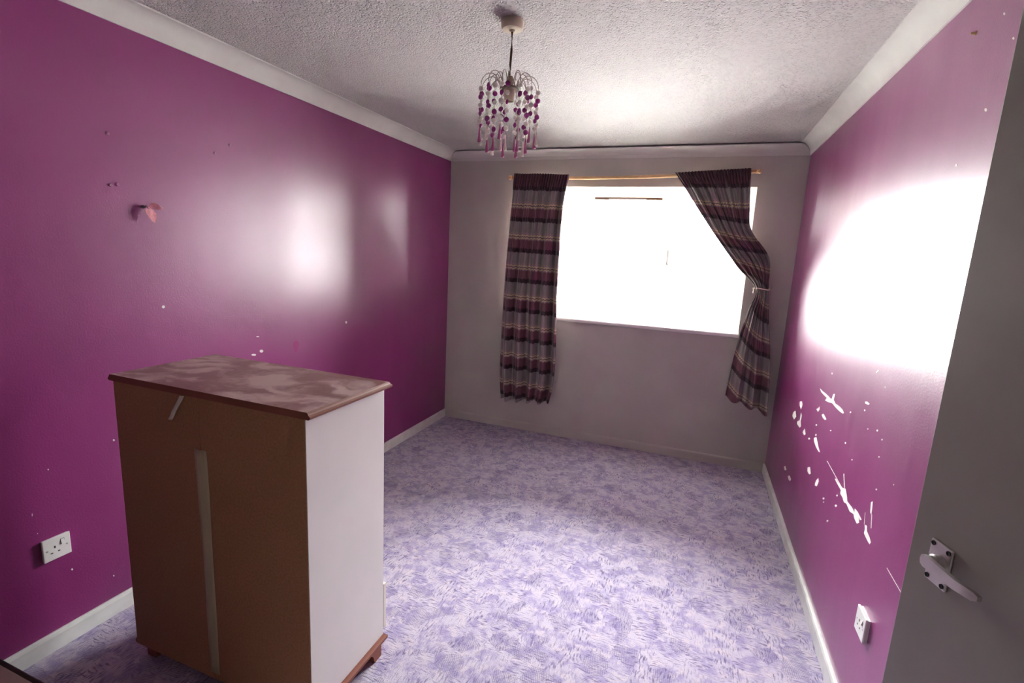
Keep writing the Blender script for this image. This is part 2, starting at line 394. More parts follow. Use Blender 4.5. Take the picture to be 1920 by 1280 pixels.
# paint chips, nail plugs and marks on the walls
CHIPS_R = [[(-1.2347, 0.9679), (-1.2937, 0.9676), (-1.3571, 0.9715), (-1.4196, 0.9719), (-1.4654, 0.9709), (-1.481, 1.0006), (-1.5096, 1.0094), (-1.5038, 0.9788), (-1.5373, 0.9707), (-1.6016, 0.9761), (-1.653, 0.9764), (-1.6826, 0.9688), (-1.6622, 0.9614), (-1.6132, 0.9578), (-1.5462, 0.9569), (-1.4877, 0.9594), (-1.4211, 0.9467), (-1.3631, 0.9389), (-1.3883, 0.9583), (-1.3175, 0.9574), (-1.2655, 0.9589)], [(-0.8338, 0.7907), (-0.8921, 0.8083), (-0.9172, 0.7943), (-0.897, 0.7603), (-0.8497, 0.7709)], [(-0.7078, 0.691), (-0.7552, 0.7118), (-0.805, 0.6897), (-0.7615, 0.6596), (-0.694, 0.6615)], [(-0.9093, 0.7448), (-0.9444, 0.7363), (-0.9314, 0.6993), (-0.9609, 0.6802), (-0.9367, 0.6629), (-0.8545, 0.6608), (-0.853, 0.6749), (-0.9073, 0.6994)], [(-1.0297, 0.6746), (-1.0565, 0.6972), (-1.0934, 0.6776), (-1.0668, 0.6613), (-1.0211, 0.6625)], [(-1.1587, 0.6748), (-1.1814, 0.688), (-1.2057, 0.6876), (-1.1759, 0.6738)], [(-1.2756, 0.7178), (-1.3162, 0.7377), (-1.3513, 0.7234), (-1.392, 0.7053), (-1.4248, 0.6973), (-1.3957, 0.6904), (-1.3372, 0.6935), (-1.2938, 0.7031)], [(-1.3493, 0.863), (-1.3741, 0.8751), (-1.4368, 0.8679), (-1.419, 0.8569), (-1.371, 0.8558)], [(-1.2298, 0.8579), (-1.2655, 0.8739), (-1.2813, 0.8866), (-1.291, 0.8729), (-1.2689, 0.8541)], [(-0.68, 0.3224), (-0.7231, 0.343), (-0.761, 0.3344), (-0.7189, 0.3139)], [(-0.8306, 0.3223), (-0.8698, 0.342), (-0.9243, 0.3424), (-0.9048, 0.321), (-0.8561, 0.3129)], [(-1.247, 0.548), (-1.2909, 0.5684), (-1.3266, 0.5464), (-1.2997, 0.5308), (-1.2535, 0.5288)], [(-1.4421, 0.5625), (-1.4682, 0.5835), (-1.4855, 0.5733), (-1.4677, 0.5412), (-1.4312, 0.529), (-1.4298, 0.5407)], [(-1.7088, 0.6841), (-1.7298, 0.6925), (-1.7695, 0.6906), (-1.8276, 0.6957), (-1.8658, 0.7096), (-1.9009, 0.6889), (-1.9088, 0.676), (-1.9711, 0.6801), (-2.0037, 0.6772), (-2.0012, 0.6918), (-2.033, 0.6951), (-2.0836, 0.69), (-2.0705, 0.6801), (-2.0533, 0.6836), (-2.0674, 0.6691), (-2.0466, 0.655), (-2.0153, 0.6576), (-1.9988, 0.6683), (-1.9541, 0.6554), (-1.9049, 0.6641), (-1.8718, 0.6548), (-1.8475, 0.6637), (-1.8112, 0.6639), (-1.8139, 0.6791), (-1.7631, 0.6807)], [(-2.1202, 0.6898), (-2.1426, 0.697), (-2.1515, 0.681), (-2.18, 0.676), (-2.2013, 0.6676), (-2.1916, 0.655), (-2.1564, 0.6569), (-2.1272, 0.6616), (-2.1302, 0.6783)], [(-2.1377, 0.7832), (-2.1523, 0.7932), (-2.1583, 0.77), (-2.1598, 0.7491), (-2.1476, 0.7499)], [(-1.9043, 1.0793), (-1.9257, 1.0851), (-1.9574, 1.0846), (-1.9483, 1.0778), (-1.9132, 1.0737)], [(-1.8086, 0.7493), (-1.818, 0.7532), (-1.8551, 0.7081), (-1.846, 0.704)], [(-2.1027, 0.7272), (-2.1055, 0.7286), (-2.1169, 0.6893), (-2.1128, 0.6871)], [(-2.1611, 0.7498), (-2.1663, 0.7524), (-2.183, 0.7099), (-2.1779, 0.7071)], [(-1.5564, 0.7047), (-1.5607, 0.7071), (-1.804, 0.6948), (-1.8005, 0.6925)], [(-1.9593, 1.2043), (-1.9781, 1.217), (-1.9877, 1.2149), (-1.9703, 1.2031)], [(-1.7996, 0.6037), (-1.7953, 0.5964), (-1.7817, 0.5897), (-1.7722, 0.5902), (-1.7766, 0.5976), (-1.7903, 0.6043)], [(-1.7868, 0.6435), (-1.7837, 0.6384), (-1.7739, 0.6338), (-1.7672, 0.6343), (-1.7703, 0.6394), (-1.7801, 0.644)], [(-1.6167, 0.5493), (-1.6123, 0.5424), (-1.5985, 0.5358), (-1.5889, 0.5361), (-1.5934, 0.543), (-1.6074, 0.5496)], [(-1.3158, 0.7483), (-1.311, 0.7424), (-1.2965, 0.7374), (-1.2866, 0.7384), (-1.2914, 0.7444), (-1.306, 0.7494)], [(-1.2946, 0.7929), (-1.2898, 0.787), (-1.275, 0.7823), (-1.265, 0.7835), (-1.2699, 0.7894), (-1.2847, 0.7941)], [(-2.0834, 1.0236), (-2.0809, 1.0192), (-2.0725, 1.0164), (-2.0667, 1.0181), (-2.0692, 1.0226), (-2.0776, 1.0253)], [(-2.1372, 1.009), (-2.1352, 1.0054), (-2.1287, 1.0031), (-2.1241, 1.0044), (-2.1261, 1.008), (-2.1326, 1.0103)], [(-2.1673, 0.8434), (-2.1654, 0.8396), (-2.1589, 0.8366), (-2.1544, 0.8376), (-2.1563, 0.8414), (-2.1628, 0.8444)], [(-2.1383, 0.9479), (-2.1363, 0.9442), (-2.1297, 0.9417), (-2.1251, 0.9429), (-2.1271, 0.9466), (-2.1337, 0.9491)], [(-2.0786, 1.1767), (-2.0769, 1.174), (-2.0714, 1.1727), (-2.0675, 1.1741), (-2.0692, 1.1768), (-2.0748, 1.1781)], [(-1.9258, 1.0513), (-1.9233, 1.0473), (-1.915, 1.0449), (-1.9093, 1.0465), (-1.9119, 1.0505), (-1.9201, 1.0529)], [(-1.7703, 0.9986), (-1.7673, 0.9942), (-1.7577, 0.9914), (-1.751, 0.9929), (-1.7541, 0.9973), (-1.7638, 1.0001)], [(-1.6213, 0.5338), (-1.6183, 0.5292), (-1.6091, 0.5247), (-1.6029, 0.5249), (-1.6058, 0.5295), (-1.615, 0.534)], [(-1.723, 0.496), (-1.7197, 0.4904), (-1.7091, 0.4848), (-1.7019, 0.4849), (-1.7053, 0.4906), (-1.7158, 0.4961)], [(-1.5447, 0.8461), (-1.5416, 0.842), (-1.532, 0.8388), (-1.5255, 0.8398), (-1.5286, 0.844), (-1.5382, 0.8471)], [(-1.9903, 0.999), (-1.9884, 0.9959), (-1.9822, 0.9938), (-1.9779, 0.995), (-1.9798, 0.9981), (-1.986, 1.0001)], [(-1.885, 0.8392), (-1.8828, 0.8357), (-1.8758, 0.8329), (-1.871, 0.8338), (-1.8732, 0.8374), (-1.8802, 0.8401)], [(-2.2896, 0.915), (-2.2883, 0.9122), (-2.2839, 0.9102), (-2.2808, 0.911), (-2.2821, 0.9138), (-2.2865, 0.9158)], [(-2.3499, 0.6671), (-2.3525, 0.6693), (-2.4749, 0.6649), (-2.4733, 0.6631)], [(-2.3871, 2.2031), (-2.3856, 2.2006), (-2.3795, 2.2031), (-2.3749, 2.2083), (-2.3765, 2.2108), (-2.3826, 2.2082)], [(-2.4563, 2.121), (-2.455, 2.1187), (-2.45, 2.1206), (-2.4461, 2.1249), (-2.4474, 2.1272), (-2.4525, 2.1253)], [(-2.3931, 1.9792), (-2.3913, 1.9759), (-2.3842, 1.9777), (-2.3789, 1.9831), (-2.3807, 1.9864), (-2.3878, 1.9845)], [(-2.2878, 1.8632), (-2.2861, 1.86), (-2.2795, 1.8612), (-2.2745, 1.8655), (-2.2763, 1.8686), (-2.2829, 1.8675)], [(-1.776, 0.8698), (-1.7732, 0.8646), (-1.7634, 0.8611), (-1.7563, 0.8628), (-1.7592, 0.868), (-1.769, 0.8715)], [(-1.4183, 1.0849), (-1.4144, 1.0794), (-1.4012, 1.0766), (-1.3918, 1.0793), (-1.3958, 1.0848), (-1.4091, 1.0876)]]
CHIPS_L = [[(-2.1324, 0.9692), (-2.1383, 0.9658), (-2.151, 0.9669), (-2.161, 0.9717), (-2.1607, 0.9766), (-2.1505, 0.9779), (-2.1379, 0.9746)], [(-2.0857, 0.9814), (-2.0906, 0.9754), (-2.1009, 0.9755), (-2.1088, 0.9815), (-2.1084, 0.989), (-2.1001, 0.9923), (-2.0899, 0.9889)], [(-2.1078, 1.0627), (-2.1117, 1.061), (-2.1203, 1.0617), (-2.1271, 1.0642), (-2.127, 1.0666), (-2.1201, 1.0672), (-2.1115, 1.0654)], [(-1.4036, 1.0605), (-1.4071, 1.054), (-1.4148, 1.0532), (-1.4208, 1.0586), (-1.4207, 1.0663), (-1.4146, 1.0704), (-1.407, 1.0679)], [(-2.5919, 1.2609), (-2.5949, 1.2558), (-2.6007, 1.2549), (-2.6051, 1.259), (-2.6046, 1.2649), (-2.5998, 1.2683), (-2.5941, 1.2665)], [(-3.0171, 0.2802), (-3.0186, 0.2776), (-3.0215, 0.2785), (-3.0235, 0.2823), (-3.0232, 0.286), (-3.0207, 0.2869), (-3.018, 0.2843)], [(-2.881, 0.1644), (-2.8823, 0.1624), (-2.8848, 0.1633), (-2.8866, 0.1664), (-2.8864, 0.1694), (-2.8843, 0.1701), (-2.8819, 0.1678)], [(-2.8323, 0.7401), (-2.8341, 0.7371), (-2.8374, 0.7374), (-2.8397, 0.7407), (-2.8394, 0.7445), (-2.8366, 0.746), (-2.8335, 0.744)], [(-3.1157, 0.558), (-3.1167, 0.5536), (-3.118, 0.5531), (-3.1187, 0.5568), (-3.1182, 0.5619), (-3.1169, 0.5646), (-3.1158, 0.5629)], [(-3.0542, 0.7052), (-3.0552, 0.7032), (-3.0572, 0.7035), (-3.0586, 0.7057), (-3.0584, 0.7083), (-3.0567, 0.7093), (-3.0548, 0.7079)], [(-3.1076, 0.4807), (-3.1083, 0.4795), (-3.1096, 0.4798), (-3.1105, 0.4814), (-3.1104, 0.4831), (-3.1093, 0.4837), (-3.1081, 0.4826)]]
def chip(poly, x, nx, wall, mat, name='paint_chip', t=.0006):
    bm = bmesh.new(); prism(bm, poly, 'x', x-nx*.0005, x+nx*t)
    return obj(name, bm, mat, wall)
for pl in CHIPS_R: chip(pl, W, -1, wall_right, M['chip'])
for pl in CHIPS_L: chip(pl, 0, 1, wall_left, M['chip'])
chip([(-1.853+.020*math.cos(a)*(1+.2*math.sin(3*a)), .972+.034*math.sin(a)) for a in [i*2*math.pi/14 for i in range(14)]], 0, 1, wall_left, M['patch'], 'paint_patch')
for y, z in [(-2.7596, 1.928), (-2.3149, 1.9445), (-2.2341, 1.9962), (-2.7662, 1.7402), (-2.7415, 1.7456)]:
    bm = bmesh.new(); lathe(bm, [(.006, -.001), (.006, .003), (.0045, .0055), (.002, .0055), (.0015, .003), (0, .003)], 10, (0, y, z), 'x')
    obj('wall_plug', bm, M['plug'], wall_left, True)
bm = bmesh.new(); lathe(bm, [(.006, .001), (.006, -.002), (.003, -.004), (.003, -.012), (0, -.013)], 10, (W, -2.2413, 2.2172), 'x')
obj('screw', bm, M['pine'], wall_right, True)

# ------------------------------------------------------------------ window
FY0, FY1 = .075, .130
bm = bmesh.new(); F = .05
box(bm, OX0, OX0+F, FY0, FY1, OZ0+.02, OZ1); box(bm, OX1-F, OX1, FY0, FY1, OZ0+.02, OZ1)
box(bm, OX0+F, OX1-F, FY0, FY1, OZ1-F, OZ1); box(bm, OX0+F, OX1-F, FY0, FY1, OZ0+.02, OZ0+.02+F)
win = struct(obj('window_1', bm, M['upvc']), 'white framed window blown out by daylight between the curtains', 'window')
M1, M2, TZ = 1.225, 1.862, 1.762
for x in (M1, M2): obj('mullion', newbox(x-.025, x+.025, FY0, FY1, OZ0+.02+F, OZ1-F, bev=.004), M['upvc'], win)
obj('transom', newbox(M1+.025, M2-.025, FY0, FY1, TZ-.022, TZ+.022, bev=.004), M['upvc'], win)
def sash(x0, x1, z0, z1):
    bm = bmesh.new(); s = .038; a, b = FY0-.012, FY1-.012
    box(bm, x0, x0+s, a, b, z0, z1); box(bm, x1-s, x1, a, b, z0, z1)
    box(bm, x0+s, x1-s, a, b, z0, z0+s); box(bm, x0+s, x1-s, a, b, z1-s, z1)
    f = obj('sash_frame', bm, M['upvc'], win)
    obj('pane', newbox(x0+s-.004, x1-s+.004, FY0+.026, FY0+.030, z0+s-.004, z1-s+.004), M['glass'], f)
sash(OX0+F, M1-.025, OZ0+.02+F, OZ1-F); sash(M2+.025, OX1-F, OZ0+.02+F, OZ1-F)
sash(M1+.025, M2-.025, TZ+.022, OZ1-F); sash(M1+.025, M2-.025, OZ0+.02+F, TZ-.022)
v = obj('trickle_vent', newbox(1.285, 1.815, FY0-.030, FY0-.012, 2.024, 2.044, bev=.003), M['tan_vent'], win)
obj('vent_louvre', newbox(1.40, 1.69, FY0-.036, FY0-.030, 2.026, 2.033), M['upvc'], v)
bm = bmesh.new(); box(bm, 1.885, 1.905, FY0-.030, FY0-.012, 1.53, 1.60, bev=.004); box(bm, 1.888, 1.902, FY0-.050, FY0-.030, 1.545, 1.66, bev=.005)
obj('window_handle', bm, M['upvc'], win)
obj('window_sill', newbox(OX0-.03, OX1+.03, -.022, FY0, OZ0-.010, OZ0+.020, bev=.012, seg=4), M['plastic'], win)

# ------------------------------------------------------------------ door, opened flat towards the right wall
TH = math.radians(-74); DW, DT = .711, .038
dd = Vector((math.cos(TH), math.sin(TH), 0)); LP = Vector((2.5594, -2.9897, 0))
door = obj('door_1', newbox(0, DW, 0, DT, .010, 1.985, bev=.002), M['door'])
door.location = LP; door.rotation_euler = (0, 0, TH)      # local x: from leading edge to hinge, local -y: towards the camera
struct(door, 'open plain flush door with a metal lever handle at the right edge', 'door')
hz, hx = 1.066, .0725
hp = obj('door_handle', newbox(hx-.0235, hx+.0235, -.005, 0, hz-.038, hz+.038, bev=.002), M['satin_alu'], door)
for sx, sz in ((-.0165, .031), (.0165, .031), (-.0165, -.031), (.0165, -.031)):
    bm = bmesh.new(); lathe(bm, [(.0042, -.0045), (.0042, -.0065), (.0025, -.0062), (0, -.0055)], 12, (hx+sx, 0, hz+sz), 'y'); obj('screw', bm, M['dark'], hp)
bm = bmesh.new(); lathe(bm, [(.013, -.004), (.013, -.016), (.011, -.018), (.0105, -.026), (0, -.026)], 20, (hx+.004, 0, hz+.006), 'y')
autosmooth(obj('spindle_boss', bm, M['satin_alu'], hp))
bm = bmesh.new()
LV = [(-.013, 0), (-.011, .009), (-.004, .0125), (.01, .0115), (.06, .0095), (.088, .0085), (.094, .004), (.094, -.004), (.088, -.0085), (.06, -.0095), (.01, -.0115), (-.004, -.0125), (-.011, -.009)]
n0 = []
for (x, z) in LV:
    n0.append((x, z))
va = []; vb = []
for (x, z) in n0:
    bend = .010*max(0, (x-.055)/.04)**2
    va.append(bm.verts.new((hx+.006+x, -.031+bend, hz+.006+z*.88))); vb.append(bm.verts.new((hx+.006+x, -.024+bend, hz+.006+z*.88)))
bm.faces.new(va); bm.faces.new(vb[::-1])
for i in range(len(va)): bm.faces.new((va[i], vb[i], vb[(i+1) % len(va)], va[(i+1) % len(va)]))
bmesh.ops.triangulate(bm, faces=[f for f in bm.faces if len(f.verts) > 4])
bmesh.ops.recalc_face_normals(bm, faces=bm.faces[:])
autosmooth(obj('lever', bm, M['satin_alu'], hp), 40)
for z in (.25, 1.0, 1.75):
    bm = bmesh.new(); lathe(bm, [(.006, z-.04), (.006, z+.04)], 10, (DW+.003, DT-.004, 0)); obj('hinge', bm, M['satin_alu'], door)
bm = bmesh.new()   # door lining and architrave in the right wall
for x0, x1, y0, y1, z0, z1 in ((W+.002, W+.1, DY0, DY0+.02, 0, DH), (W+.002, W+.1, DY1-.02, DY1, 0, DH), (W+.002, W+.1, DY0+.02, DY1-.02, DH-.02, DH),
                               (W-.014, W, DY0-.06, DY0+.008, 0, DH+.05), (W-.014, W, DY1-.004, DY1+.06, 0, DH+.05), (W-.014, W, DY0+.008, DY1-.004, DH-.01, DH+.05)):
    box(bm, x0, x1, y0, y1, z0, z1)
struct(obj('trim_5', bm, M['skirt']))

# ------------------------------------------------------------------ chest of drawers (its back faces the camera)
CX, CY, CWX, CDY, CHH, TT, ZB = .330, -3.012, .811, .380, 1.096, .022, .091
ch = tag(empty('chest_of_drawers', (CX, CY, 0)), 'tall chest of drawers seen from behind, with white side and dusty mahogany top', 'chest')
bm = bmesh.new()
prof = [(.016, CHH-TT), (.021, CHH-TT+.004), (.021, CHH-TT+.009), (.016, CHH-.009), (.014, CHH-.004), (.010, CHH)]
def slab(bm, prof, x0, x1, y0, y1, front_only_y0=True):
    rings = []
    for d, z in prof:
        yb = y0 - (0.002 if front_only_y0 else d)
        rings.append([bm.verts.new(q) for q in ((x0-d, yb, z), (x1+d, yb, z), (x1+d, y1+d, z), (x0-d, y1+d, z))])
    for A, B in zip(rings, rings[1:]):
        for i in range(4): bm.faces.new((A[i], A[(i+1) % 4], B[(i+1) % 4], B[i]))
    bm.faces.new(rings[0][::-1]); bm.faces.new(rings[-1])
    bmesh.ops.recalc_face_normals(bm, faces=bm.faces[:])
slab(bm, prof, 0, CWX, 0, CDY); top = obj('top', bm, M['top'], ch); top['label'] = 'dusty red-brown top with moulded edge'
top.data.materials.append(M['mahogany'])
for p in top.data.polygons:
    if abs(p.normal.z) < .95: p.material_index = 1
for x0, x1 in ((0, .016), (CWX-.016, CWX)):
    obj('side_panel', newbox(x0, x1, .0035, CDY, ZB+.001, CHH-TT), M['melamine'], ch)
MID = .395
obj('back_panel', newbox(.002, MID-.0008, 0, .0035, ZB-.020, CHH-TT), M['hardboard'], ch)
obj('back_panel', newbox(MID+.0008, CWX-.002, .0004, .0035, ZB-.020, CHH-TT), M['hardboard'], ch)
obj('bottom_panel', newbox(.016, CWX-.016, .004, CDY, ZB+.002, ZB+.018), M['melamine'], ch)
obj('centre_batten', newbox(MID-.02, MID+.02, .0036, .02, ZB+.018, CHH-TT), M['melamine'], ch)
bm = bmesh.new(); slab(bm, [(.004, ZB-.024), (.013, ZB-.020), (.013, ZB-.010), (.007, ZB-.004), (.004, ZB)], 0, CWX, .0055, CDY); obj('base_moulding', bm, M['mahogany'], ch)
for fx, fy in ((0, 0), (1, 0), (0, 1), (1, 1)):      # bracket feet
    x0 = .0 if fx == 0 else CWX-.07; y0 = .0 if fy == 0 else CDY-.06
    bm = bmesh.new()
    s = 1 if fx == 0 else -1; xe = .004 if fx == 0 else CWX-.004
    prism(bm, [(xe, 0), (xe+s*.045, 0), (xe+s*.052, .03), (xe+s*.075, .055), (xe+s*.095, ZB-.024), (xe, ZB-.024)], 'y', (.030 if fy == 0 else CDY-.024), (.050 if fy == 0 else CDY-.004))
    xs = (xe, xe+s*.02); t = 1 if fy == 0 else -1; ye = .050 if fy == 0 else CDY-.024
    prism(bm, [(ye, 0), (ye+t*.022, 0), (ye+t*.03, .03), (ye+t*.05, .055), (ye+t*.07, ZB-.024), (ye, ZB-.024)], 'x', min(xs), max(xs))
    obj('foot', bm, M['mahogany'], ch)
NZ = 5; z0 = ZB+.020; z1 = CHH-TT-.004; hh = (z1-z0)/NZ
for i in range(NZ):
    a, b = z0+i*hh, z0+(i+1)*hh-.004
    out = .024 if i == 0 else (.004 if i == 1 else 0.0)
    bm = bmesh.new(); xi = .002 if i == 0 else .019
    box(bm, xi, CWX-xi, CDY-.018+out, CDY-.001+out, a, b, bev=.003)
    for q in ((.03, .042, .05, CDY-.018+out), (CWX-.042, CWX-.03, .05, CDY-.018+out)): box(bm, q[0], q[1], q[2], q[3], a+.012, b-.03)
    box(bm, .042, CWX-.042, .05, CDY-.018+out, a+.012, a+.016); box(bm, .042, CWX-.042, .05, .062, a+.016, b-.03)
    d = obj('drawer', bm, M['cream_plastic'], ch)
    for kx in (.2, CWX-.2):
        bm = bmesh.new(); lathe(bm, [(.007, 0), (.007, .01), (.014, .016), (.014, .022), (.008, .027), (0, .028)], 16, (kx, CDY+out-.001, (a+b)/2), 'y')
        obj('knob', bm, M['mahogany'], d, True)
# old brown tape down the seam and a loose strip of pale tape
bm = bmesh.new(); N = 26; vs = []
for i in range(N+1):
    t = i/N; z = .905-.810*t; cx = .722-CX+.010*t+.003*math.sin(5*t); w2 = .026-.006*t
    if i == 0: pass
    row = []
    for j, q in enumerate((-1, -.45, .15, .5, 1)):
        row.append(bm.verts.new((cx+w2*q, -.0008-(.0022 if j == 2 else .0004)-.0012*math.sin(9*t+j), z+(.004*math.sin(3*j) if i == 0 else 0))))
    vs.append(row)
for A, B in zip(vs, vs[1:]):
    for j in range(4): bm.faces.new((A[j], A[j+1], B[j+1], B[j]))
bmesh.ops.recalc_face_normals(bm, faces=bm.faces[:])
t1 = obj('masking_tape', bm, M['tape_old'], ch, True); t1['label'] = 'yellowed masking tape strip down the back seam'
m = t1.modifiers.new('thick', 'SOLIDIFY'); m.thickness = .0004
bm = bmesh.new(); vs = []
for i in range(11):
    t = i/10; z = 1.071-.081*t; cx = .660-CX-.0435*t**.9+.003*math.sin(3*t); y = -.003-.016*math.sin(min(1, t*1.25)*math.pi*.75)*t
    vs.append([bm.verts.new((cx-.0105, y, z-.001)), bm.verts.new((cx+.0105, y-.002*t, z+.001))])
for A, B in zip(vs, vs[1:]): bm.faces.new((A[0], A[1], B[1], B[0]))
bmesh.ops.recalc_face_normals(bm, faces=bm.faces[:])
t2 = obj('masking_tape', bm, M['tape'], ch, True); t2['label'] = 'loose curling strip of pale masking tape'
m = t2.modifiers.new('thick', 'SOLIDIFY'); m.thickness = .0005

# ------------------------------------------------------------------ low cabinet at the bottom left corner of the view
lc = tag(empty('low_cabinet', (.20, -4.05, 0)), 'corner of a low cabinet with pinkish brown top and dark edge at lower left', 'cabinet')
CH2, LW, LD = .60, .86, .517
obj('top', newbox(0, LW, 0, LD-.009, CH2-.022, CH2, bev=.003), M['cab'], lc)
bm = bmesh.new(); box(bm, 0, LW+.014, LD-.009, LD, CH2-.024, CH2+.001, bev=.003); box(bm, LW, LW+.014, 0, LD-.012, CH2-.024, CH2+.001, bev=.003)
obj('edge_lipping', bm, M['cab_edge'], lc)
for x0, x1 in ((.0, .018), (LW-.018, LW)): obj('side_panel', newbox(x0, x1, .02, LD-.02, 0, CH2-.022), M['cab'], lc)
obj('back_panel', newbox(.018, LW-.018, .02, .026, .03, CH2-.022), M['cab'], lc)
obj('plinth', newbox(.018, LW-.018, LD-.06, LD-.045, 0, .06), M['cab_edge'], lc)
obj('bottom_panel', newbox(.018, LW-.018, .026, LD-.02, .06, .076), M['cab'], lc)
for x0, x1, kx in ((.003, LW/2-.002, LW/2-.04), (LW/2+.002, LW-.003, LW/2+.04)):
    d = obj('door', newbox(x0, x1, LD-.0195, LD-.003, .062, CH2-.026, bev=.002), M['cab'], lc)
    bm = bmesh.new(); lathe(bm, [(.005, -.001), (.005, .01), (.012, .016), (.010, .022), (0, .023)], 14, (kx, LD-.003, .42), 'y'); obj('knob', bm, M['cab_edge'], d, True)

# ------------------------------------------------------------------ sockets
def socket(name, x, yc, zc, nx, label, sw_side):
    r = tag(empty(name, (x, yc, zc)), label, 'socket', 'wall sockets')
    def bx(n, y0, y1, z0, z1, a, b, mat, par, bev=0.0):
        return obj(n, newbox(min(nx*a, nx*b), max(nx*a, nx*b), y0, y1, z0, z1, bev=bev), mat, par)
    bx('back_box', -.040, .040, -.040, .040, 0, .007, M['plastic'], r)
    pl = bx('face_plate', -.043, .043, -.043, .043, .007, .0145, M['plastic'], r, .002)
    s = sw_side
    for n, y, z, w, h in (('earth_slot', -.007*s, .006, .0022, .0045), ('pin_slot', -.0175*s, -.0145, .0034, .002), ('pin_slot', .0045*s, -.0145, .0034, .002)):
        bx(n, y-w, y+w, z-h, z+h, .0135, .0149, M['dark'], pl)
    sw = bmesh.new()
    y = .0175*s
    prism(sw, [(nx*.0135, .027), (nx*.0152, .027), (nx*.0190, .008), (nx*.0135, .008)], 'y', y-.005, y+.005)
    # prism on 'y' takes (x, z)
    obj('rocker_switch', sw, M['plastic'], pl)
    bx('switch_gap', y-.0062, y+.0062, .007, .028, .0135, .0147, M['dark'], pl)
    for sy in (-.0305, .0305):
        bm = bmesh.new(); lathe(bm, [(.003, nx*.0140), (.003, nx*.0150), (.0018, nx*.0150), (0, nx*.0146)], 12, (0, sy, -.001), 'x'); obj('screw', bm, M['satin_alu'], pl)
    return r
socket('wall_socket', 0, -3.0640, .4043, 1, 'white single switched socket low on the left purple wall', 1)
socket('wall_socket', W, -2.2765, .4135, -1, 'white single switched socket low on the right wall near the door', -1)

# ------------------------------------------------------------------ butterfly on the left wall
bf = tag(empty('butterfly_decoration', (0, -2.645, 1.668)), 'small pink butterfly decoration clipped to the left purple wall', 'decoration')
bm = bmesh.new(); lathe(bm, [(.007, 0), (.007, .004), (.004, .008), (.0035, .020), (0, .021)], 12, (0, -.006, .004), 'x'); obj('clip', bm, M['bfly_g'], bf, True)
bm = bmesh.new(); tube(bm, [(.024, -.012, .010), (.026, -.004, .002), (.027, .008, -.006), (.026, .020, -.012)], [.002, .0035, .0035, .0015], 8); obj('body', bm, M['bfly'], bf, True)
def wing(pts, xs):
    bm = bmesh.new(); n = len(pts)
    a = [bm.verts.new((x, y, z)) for (y, z), x in zip(pts, xs)]; b = [bm.verts.new((x+.0012, y, z)) for (y, z), x in zip(pts, xs)]
    bm.faces.new(a); bm.faces.new(b[::-1])
    for i in range(n): bm.faces.new((a[i], b[i], b[(i+1) % n], a[(i+1) % n]))
    bmesh.ops.triangulate(bm, faces=[f for f in bm.faces if len(f.verts) > 4]); bmesh.ops.recalc_face_normals(bm, faces=bm.faces[:])
    obj('wing', bm, M['bfly'], bf)
wing([(.002, .004), (.003, .018), (.010, .023), (.021, .021), (.031, .013), (.045, .006), (.040, -.001), (.025, -.005), (.015, -.003)], [.027, .030, .034, .039, .043, .044, .042, .034, .030])
wing([(-.018, -.008), (-.004, -.002), (.012, -.008), (.022, -.018), (.024, -.030), (.012, -.060), (.000, -.050), (-.014, -.024)], [.027, .028, .029, .032, .035, .038, .036, .030])

# ------------------------------------------------------------------ curtain rod
RY = -.060
rod = tag(empty('curtain_rod', (0, 0, 0)), 'thin pale wooden curtain pole above the window with small end knobs', 'curtain rod')
def rodz(x):
    t = (x-.60)/(2.43-.60); return 2.182+.033*t-.020*math.sin(math.pi*t)
bm = bmesh.new(); tube(bm, [(.60+1.84*i/30, RY, rodz(.60+1.84*i/30)) for i in range(31)], .0125, 14); obj('pole', bm, M['pine'], rod, True)
for x, s in ((.60, -1), (2.44, 1)):
    bm = bmesh.new(); lathe(bm, [(.0125, 0), (.016, s*.003), (.016, s*.007), (.010, s*.010), (.017, s*.018), (.015, s*.027), (.006, s*.032), (0, s*.033)], 16, (x, RY, rodz(x)), 'x')
    obj('finial', bm, M['pine'], rod, True)
for x in (.66, 2.385):
    bm = bmesh.new(); box(bm, x-.012, x+.012, -.006, 0, rodz(x)-.035, rodz(x)+.035, bev=.002); box(bm, x-.006, x+.006, -.052, -.006, rodz(x)-.022, rodz(x)-.012)
    lathe(bm, [(.0175, x-.006), (.0175, x+.006), (.0127, x+.006), (.0127, x-.006)], 18, (0, RY, rodz(x)), 'x')
    obj('bracket', bm, M['pine'], rod)

